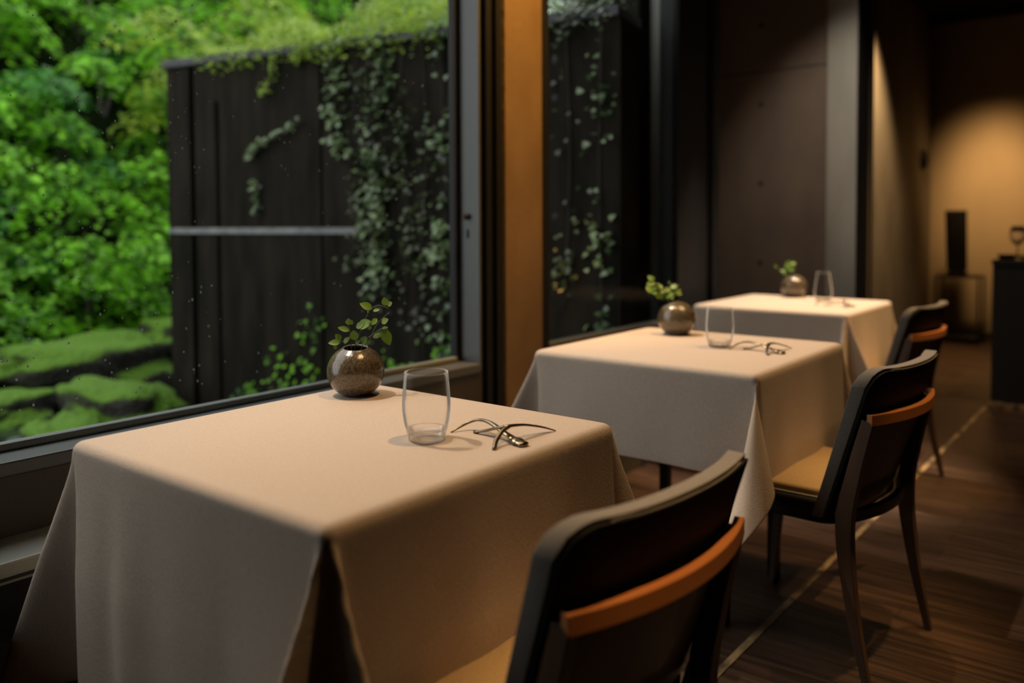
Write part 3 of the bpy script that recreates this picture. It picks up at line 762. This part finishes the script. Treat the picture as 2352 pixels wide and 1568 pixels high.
# ================================================================== GARDEN
# garden wall of wet concrete, with coping and pale wall strip
GW0 = Vector((-4.90, 2.80, 0)); gdir = Vector((math.cos(math.radians(12)), math.sin(math.radians(12)), 0)); gn = Vector((gdir.y, -gdir.x, 0))
GL = 2.93
gw = empty('garden_wall', GW0, math.radians(12)); tag(gw, 'dark wet concrete garden wall outside the window, hung with ivy', 'garden wall')
box('wall_slab', 0, GL, 0, 0.30, -0.3, 2.075, M_conc_wet, gw)
box('coping', -0.02, GL, -0.02, 0.32, 2.075, 2.125, M_coping, gw, 0.008)
box('pale_strip', 0.0, 1.45, -0.006, 0.004, 1.065, 1.100, M_pale_strip, gw)
for lx, wd in ((0.19, 0.035), (0.40, 0.022), (1.18, 0.012), (2.2, 0.012)):
    box('vertical_groove', lx, lx+wd, -0.004, 0.0, -0.1, 2.07 if lx < 0.3 or lx > 1 else 1.85, M_groove, gw)
for lx, lz in ((2.60, 1.90), (2.60, 1.72), (2.60, 1.15)):
    h = lathe('tie_hole', [(0,0.002),(0.014,0.002),(0.018,0.0),(0.02,-0.003)], M_black, gw, 16)
    h.rotation_euler = (PI/2, 0, 0); h.location = (lx, 0, lz)
# concrete pier outside window two
ep = box('concrete_pier', 0, 0.17, 0, 0.06, 0, 3.3, M_conc_grey, None, 0.006); ep.location = (-2.225, 4.035, -0.2)
tag(ep, 'pale grey concrete pier seen through the second window', 'pier')
er = box('concrete_return', 0, 0.50, 0, 0.16, 0, 3.0, M_conc_wet, None, 0.01); er.location = (-2.73, 3.93, -0.2)
tag(er, 'dark concrete block behind the garden wall end, beside the pale pier', 'garden block')

# ground and hillside
def ground_grid(name, x0, x1, y0, y1, nx, ny, hf, m):
    V = []; F = []
    for i in range(nx+1):
        for j in range(ny+1):
            x = x0+(x1-x0)*i/nx; y = y0+(y1-y0)*j/ny; V.append((x, y, hf(x, y)))
    for i in range(nx):
        for j in range(ny): F.append((i*(ny+1)+j, (i+1)*(ny+1)+j, (i+1)*(ny+1)+j+1, i*(ny+1)+j+1))
    return obj_from(name, V, F, m, None, True)
def hill_h(x, y):
    d = max(0.0, -6.3-x) 
    return -0.12 + 0.95*d + 0.22*mnoise.noise(Vector((x*0.9, y*0.9, 0)))*min(1, d+0.2)
tag(ground_grid('garden_hillside', -16, -6.0, -3, 18, 50, 90, hill_h, M_soil), kind='structure')
tag(ground_grid('garden_ground', -6.4, -2.08, -3, 14, 40, 80, lambda x, y: -0.12+0.05*mnoise.noise(Vector((x*2, y*2, 3))), M_soil), kind='structure')
tag(ground_grid('stream_water', -6.2, -3.4, -1.5, 2.75, 20, 20, lambda x, y: -0.055, M_water), 'shallow dark stream running past grey stones outside the window', 'stream', kind='stuff')

def rock(name, c, s, seed, m, amp=0.25, sub=4, boxy=0.0):
    bm = bmesh.new(); bmesh.ops.create_icosphere(bm, subdivisions=sub, radius=1)
    for v in bm.verts:
        p = v.co.normalized(); 
        if boxy:
            q = max(abs(p.x), abs(p.y), abs(p.z)); p = p.lerp(p/q, boxy)
        d = 1 + amp*mnoise.noise(p*1.4+Vector((seed*3.1, seed, 0))) + amp*0.5*mnoise.noise(p*3.5+Vector((seed, 0, seed)))
        p = p*d
        v.co = Vector((p.x*s[0], p.y*s[1], p.z*s[2]))
    me = bpy.data.meshes.new(name); bm.to_mesh(me); bm.free(); me.materials.append(m)
    me.polygons.foreach_set('use_smooth', [True]*len(me.polygons))
    o = bpy.data.objects.new(name, me); COL.objects.link(o); o.location = c
    return o
rk = [((-6.05, 1.9, 0.10), (0.35, 0.55, 0.20), 'mossy ledge rock at the far left across the stream'),
      ((-5.95, 2.75, 0.12), (0.35, 0.60, 0.20), 'long mossy rock ledge across the stream, second from the left'),
      ((-6.10, 3.75, 0.16), (0.40, 0.50, 0.24), 'mossy ledge rock just left of the garden wall'),
      ((-6.2, 4.9, 0.1), (0.45, 0.6, 0.26), 'mossy ledge rock behind the garden wall'),
      ((-4.85, 2.42, 0.0), (0.42, 0.26, 0.19), 'bright mossy mound at the foot of the garden wall'),
      ((-4.45, 1.95, -0.04), (0.30, 0.20, 0.15), 'mossy mound in front of the garden wall foot by the stream'),
      ((-3.75, 1.05, -0.03), (0.22, 0.20, 0.15), 'mossy stone just outside the window at the lower left'),
      ((-5.55, 2.0, -0.02), (0.25, 0.36, 0.14), 'low mossy rock below the far ledge, left side')]
for i, (c, s, lab) in enumerate(rk):
    tag(rock('mossy_rock', c, s, i+2, M_moss, 0.35, 4, 0.45), lab, 'rock')
rnd = random.Random(4)
for i in range(34):
    x = rnd.uniform(-5.5, -3.5); y = rnd.uniform(0.6, 2.3)
    s = rnd.uniform(0.05, 0.14)
    tag(rock('stream_stone', (x, y, -0.05), (s*1.2, s, s*0.55), i+30, M_stone, 0.3, 3, 0.3), 'wet grey stone lying in the stream bed outside', 'stone', 'wet grey stones in the stream')
tag(box('window_kerb', -2.40, -2.08, -3, 3.3, -0.2, 0.50, M_conc_wet), kind='structure')

# --------- leaves
rng = np.random.default_rng(7)
def star_leaf():
    lob = [(-150, 0.55), (-78, 0.85), (0, 1.0), (78, 0.85), (150, 0.55)]
    pts = []
    for i, (a, r) in enumerate(lob):
        a = math.radians(a); pts.append((r*math.cos(a), r*math.sin(a)))
        if i < 4:
            a2 = math.radians((lob[i][0]+lob[i+1][0])/2); pts.append((0.38*math.cos(a2), 0.38*math.sin(a2)))
    pts.append((-0.15, 0.0))
    return np.array(pts)
STAR = star_leaf()
OVAL = np.array([(-0.5,0),(-0.2,-0.3),(0.2,-0.3),(0.55,0),(0.2,0.3),(-0.2,0.3)])
IVYS = np.array([(-0.45,0),(-0.35,-0.45),(0.05,-0.35),(0.6,0),(0.05,0.35),(-0.35,0.45)])
def scatter(P, N, size, shape, rng):
    """flat leaves at points P with normals N"""
    n = len(P); N = N/np.linalg.norm(N, axis=1)[:, None]
    rv = rng.normal(size=(n, 3)); A = np.cross(N, rv); A /= np.linalg.norm(A, axis=1)[:, None]; B = np.cross(N, A)
    s = size*rng.uniform(0.7, 1.3, n)
    cup = 0.18*(shape[:, 0]**2 + shape[:, 1]**2)
    V = P[:, None, :] + s[:, None, None]*(A[:, None, :]*shape[None, :, 0, None] + B[:, None, :]*shape[None, :, 1, None] - N[:, None, :]*cup[None, :, None])
    return V
def maple(name, c, spread, height, ntier, nleaf, size, m, label, cat='shrub', group='maple shrubs on the hillside', shape=STAR, droop=0.55):
    root = empty(name, c); tag(root, label, cat, group)
    Ps = []; Ns = []; tops = []
    for t in range(ntier):
        tz = height*(t+0.5)/ntier + rng.uniform(-0.08, 0.08)
        tc = np.array([rng.uniform(-1, 1)*spread*0.6, rng.uniform(-1, 1)*spread*0.75, tz])
        rx = spread*rng.uniform(0.22, 0.40); ry = spread*rng.uniform(0.30, 0.52)
        yaw = rng.uniform(0, PI); tilt = rng.uniform(-0.4, 0.4)
        n = int(nleaf/ntier)
        r = np.sqrt(rng.uniform(0.0, 1, n)); a = rng.uniform(0, 2*PI, n)
        lx = r*rx*np.cos(a)*(1+0.25*np.sin(3*a+t)); ly = r*ry*np.sin(a)*(1+0.25*np.cos(4*a+t))
        lz = -droop*spread*0.55*r**2 + rng.normal(0, 0.03, n) + lx*0.35 - ly*tilt
        # towards the house (+x) the branches hang lower
        X = lx; Y = ly; Z = lz - 0.35*lx
        P = np.stack([X, Y, Z], 1) + tc
        N = np.stack([0.9*X/rx*0.6+rng.normal(0,0.4,n)+0.25, 0.9*Y/ry*0.4+rng.normal(0,0.4,n), np.ones(n)], 1)
        Ps.append(P); Ns.append(N); tops.append(tc)
    P = np.concatenate(Ps); N = np.concatenate(Ns)
    np_mesh('foliage', scatter(P, N, size, shape, rng), len(shape), m, root)
    V = []; F = []
    bmw = MB()
    for tc in tops[::2]:
        pts = [(0,0,-0.3), (tc[0]*0.3, tc[1]*0.3, tc[2]*0.5-0.1), (tc[0], tc[1], tc[2]-0.06)]
        cc = catmull(pts, 4); 
        for i in range(len(cc)-1):
            r0 = 0.022*(1-i/len(cc))+0.004; n0 = len(bmw.v)
            for q, rr in ((cc[i], r0), (cc[i+1], r0*0.85)):
                for k_ in range(5):
                    a = 2*PI*k_/5; bmw.v.append((q[0]+rr*math.cos(a), q[1]+rr*math.sin(a), q[2]))
            for k_ in range(5): bmw.f.append((n0+k_, n0+(k_+1) % 5, n0+5+(k_+1) % 5, n0+5+k_))
    bmw.build('branches', M_bark, root)
    return root
words = ['lowest', 'low', 'middle', 'upper', 'topmost']
shr = []
for ri, (x, z) in enumerate(((-6.7, 0.25), (-7.4, 0.85), (-8.1, 1.55), (-8.9, 2.3), (-9.8, 3.2))):
    f = -x/8.0
    for ci, y in enumerate((1.7*f, 2.75*f, 3.75*f, 4.75*f)):
        place = ['leftmost', 'left', 'right', 'rightmost'][ci]
        lab = 'bright green maple shrub on the hillside, %s row, %s of its row' % (words[ri], ['leftmost', 'second from left', 'second from right', 'rightmost'][ci])
        mm = M_maple if (ri*3+ci) % 4 else M_maple_dark
        maple('maple_shrub', (x+rng.uniform(-.15,.15), y+rng.uniform(-.15,.15), z), 0.85*f, 1.0*f, 9, 2000, 0.046*f, mm, lab)
# yellow-green trees beyond the wall top
for i, (x, y, z) in enumerate(((-7.3, 5.0, 2.3), (-7.0, 6.2, 2.6), (-6.7, 7.5, 2.8), (-6.4, 8.9, 3.0), (-8.4, 5.9, 3.4), (-8.2, 7.6, 3.7), (-8.0, 9.4, 3.9))):
    maple('yellow_green_tree', (x, y, z), 1.15, 1.0, 9, 3000, 0.050, M_yellow if i < 4 else M_maple,
          '%s leafy tree above the garden wall, %s' % ('yellow-green' if i < 4 else 'green', ['front row leftmost', 'front row second from left', 'front row second from right', 'front row rightmost', 'rear row left', 'rear row middle', 'rear row right'][i]), 'tree', 'trees above the garden wall', OVAL*1.3)
maple('overhanging_tree', (-4.3, 6.2, 1.9), 1.1, 1.6, 12, 5200, 0.05, M_maple_dark, 'deep green tree behind the garden wall, seen at the top of the second window', 'tree', 'trees behind the wall end')
maple('overhanging_tree', (-5.4, 7.0, 2.6), 1.3, 1.6, 12, 5200, 0.05, M_maple, 'brighter green tree further back behind the wall end', 'tree', 'trees behind the wall end')
maple('overhanging_tree', (-3.6, 5.6, 2.1), 0.8, 1.4, 9, 3000, 0.05, M_maple_dark, 'small deep green tree close behind the wall end by the pale pier', 'tree', 'trees behind the wall end')

# creeper heaped on the wall top
def wall_pt(lx, lz, off=0.0):
    p = GW0 + gdir*lx + gn*off; return np.array([p.x, p.y, lz])
def heap(lx0, lx1, n, m, label, hgt):
    root = empty('wall_top_creeper', tuple(wall_pt((lx0+lx1)/2, 2.125))); tag(root, label, 'creeper', 'creeper heaped on the wall top')
    base = np.array(root.location)
    lx = rng.uniform(lx0, lx1, n); d = rng.uniform(-0.10, 0.34, n)
    env = hgt*(0.35+0.65*(lx-lx0)/(lx1-lx0))*(0.7+0.3*np.sin(lx*9))
    lz = 2.13 + env*rng.uniform(0, 1, n)*(1-((d-0.12)/0.26)**2*0.6) - 0.14*(d < -0.02)*rng.uniform(0, 1, n)
    P = np.stack([GW0.x+gdir.x*lx-gn.x*d, GW0.y+gdir.y*lx-gn.y*d, lz], 1) - base
    N = np.stack([gn.x*0.5+rng.normal(0,.5,n), gn.y*0.5+rng.normal(0,.5,n), 0.9+np.zeros(n)], 1)
    np_mesh('leaves', scatter(P, N, 0.026, OVAL, rng), 6, m, root)
heap(0.30, 1.10, 1500, M_yellow, 'bright creeper heap on the left half of the wall top', 0.22)
heap(1.05, 2.00, 3200, M_yellow, 'bright creeper heap on the middle of the wall top', 0.42)
heap(1.95, 2.90, 1500, M_ivy, 'darker creeper heap at the right end of the wall top', 0.42)
# ivy strands hanging down the wall face
def ivy(pts, n, size, m, label, sp=0.035, group='ivy strands hanging on the garden wall', clump=False):
    """pts: (along wall, height)"""
    root = empty('ivy_strand', tuple(wall_pt(pts[0][0], pts[0][1], 0.0))); tag(root, label, 'ivy', group)
    base = np.array(root.location)
    cc = np.array(catmull(pts, 8))
    W_ = [wall_pt(a, b_, 0.012) - base for a, b_ in cc]
    sweep('stem', [tuple(p) for p in W_[::2]], [(0.003, 0.003)]*len(W_[::2]), tuple(gn), M_bark, root, 1, 5)
    t = rng.uniform(0, len(cc)-1.001, n)
    if clump:
        nc = max(4, int(len(cc)/4)); c0 = rng.uniform(0, len(cc)-1.001, nc)
        tc = c0[rng.integers(0, nc, n)] + rng.normal(0, 0.8, n); t = np.clip(np.where(rng.uniform(0, 1, n) < 0.75, tc, t), 0, len(cc)-1.001)
    i = t.astype(int); fr = t-i
    q = cc[i]*(1-fr)[:, None] + cc[i+1]*fr[:, None]
    lx = q[:, 0] + rng.normal(0, sp, n); lz = q[:, 1] + rng.normal(0, sp*0.7, n); off = rng.uniform(0.015, 0.07, n)
    P = np.stack([GW0.x+gdir.x*lx+gn.x*off, GW0.y+gdir.y*lx+gn.y*off, lz], 1) - base
    N = np.stack([gn.x*0.8+rng.normal(0,.35,n), gn.y*0.8+rng.normal(0,.35,n), 0.75+rng.normal(0,.25,n)], 1)
    np_mesh('leaves', scatter(P, N, size, IVYS, rng), 6, m, root)
ivy([(0.69, 1.50), (0.75, 1.57), (0.88, 1.62), (1.07, 1.70)], 120, 0.024, M_ivy, 'single arched ivy tendril in the middle of the garden wall', 0.012)
ivy([(0.73, 1.37), (0.735, 1.27), (0.74, 1.17)], 34, 0.024, M_ivy, 'short ivy tendril just above the pale strip on the wall', 0.012)
ivy([(0.88, 2.12), (0.885, 1.98), (0.83, 1.90), (0.80, 1.86)], 55, 0.022, M_yellow, 'yellowish ivy tendril hanging from the wall coping, left of the others', 0.016)
ivy([(1.10, 2.12), (1.07, 2.08), (1.05, 2.01)], 35, 0.024, M_yellow, 'short yellowish ivy tuft below the coping, second from the left', 0.020)
ORD = ['first','second','third','fourth','fifth','sixth','seventh','eighth','ninth','tenth','eleventh','twelfth','thirteenth','fourteenth']
STR = [([(1.38,2.12),(1.31,2.06),(1.32,1.87),(1.29,1.72),(1.34,1.56),(1.43,1.43)], 130, 1), ([(1.45,2.12),(1.42,1.7),(1.46,1.3),(1.40,0.9)], 90, 0),
       ([(1.58,2.12),(1.66,1.87),(1.53,1.62),(1.57,1.33),(1.53,1.10),(1.59,0.92),(1.50,0.73)], 300, 1), ([(1.64,2.12),(1.58,1.8),(1.62,1.45),(1.60,1.1),(1.63,0.5)], 260, 0),
       ([(1.52,2.12),(1.50,1.8),(1.56,1.5),(1.52,1.2),(1.56,0.4)], 120, 0), ([(1.74,2.12),(1.72,1.7),(1.76,1.2),(1.73,0.6)], 130, 0), ([(1.85,2.12),(1.88,1.5),(1.84,0.9),(1.86,0.3)], 130, 0),
       ([(1.97,2.12),(1.98,1.64),(2.0,1.26),(1.96,0.95),(1.98,0.4)], 170, 1), ([(2.05,2.12),(2.08,1.4),(2.04,0.8),(2.06,0.3)], 150, 0), ([(2.2,2.12),(2.18,1.5),(2.22,0.6)], 110, 0),
       ([(2.34,2.12),(2.30,1.6),(2.35,0.9),(2.32,0.3)], 130, 1), ([(2.48,2.12),(2.46,1.8),(2.50,1.4)], 70, 0), ([(2.66,2.12),(2.68,1.4),(2.65,0.7)], 80, 0), ([(2.84,2.12),(2.83,1.2),(2.86,0.2)], 130, 1)]
for i, (pts, n, br) in enumerate(STR):
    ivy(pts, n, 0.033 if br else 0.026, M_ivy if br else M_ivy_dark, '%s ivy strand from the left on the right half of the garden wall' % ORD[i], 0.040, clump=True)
for i, (a, h) in enumerate(((0.86, 0.40), (1.06, 0.60), (1.35, 0.40), (1.6, 0.40), (0.62, 0.18), (1.9, 0.5))):
    ivy([(a, -0.05), (a+0.03, h*0.5), (a+0.08, h)], 55, 0.030, M_maple, '%s fresh green plant from the left at the foot of the garden wall' % ORD[[1,3,4,0,2,5].index(i) if False else [1,2,3,4,0,5][i]], 0.05, 'green plants at the foot of the garden wall')

# raindrops on the first window
dr = []
nd = 620
yy = np.concatenate([rng.uniform(0.6, 1.25, 330), rng.uniform(0.3, 2.1, nd-330)]); zz = rng.uniform(0.70, 2.1, nd); rr = rng.uniform(0.0008, 0.0028, nd)
b = MB()
for y_, z_, r_ in zip(yy, zz, rr):
    n0 = len(b.v); seg = 8; st_ = 1.0+rng.uniform(0, 0.6)
    for h_, q in ((0, 1.0), (0.55, 0.8), (0.85, 0.4)):
        for k_ in range(seg):
            a = 2*PI*k_/seg; b.v.append((XW-0.1055-h_*r_*0.7, y_+r_*q*math.cos(a), z_+r_*q*math.sin(a)*st_))
    b.v.append((XW-0.1055-r_*0.7, y_, z_))
    for L_ in range(2):
        for k_ in range(seg): b.f.append((n0+L_*seg+k_, n0+L_*seg+(k_+1) % seg, n0+(L_+1)*seg+(k_+1) % seg, n0+(L_+1)*seg+k_))
    for k_ in range(seg): b.f.append((n0+2*seg+k_, n0+2*seg+(k_+1) % seg, n0+3*seg))
    b.f.append(tuple(n0+k_ for k_ in range(seg))[::-1])
M_drop = mat('raindrop', (0.8, 0.9, 0.9), 0.05, spec=1.0)
M_drop.node_tree.nodes['Principled BSDF'].inputs['Transmission Weight'].default_value = 0.35  # mostly opaque pale body, the drops' glints put into the colour
tag(b.build('raindrops', M_drop, None, True), 'raindrops scattered over the large left window pane', 'raindrops', kind='stuff')
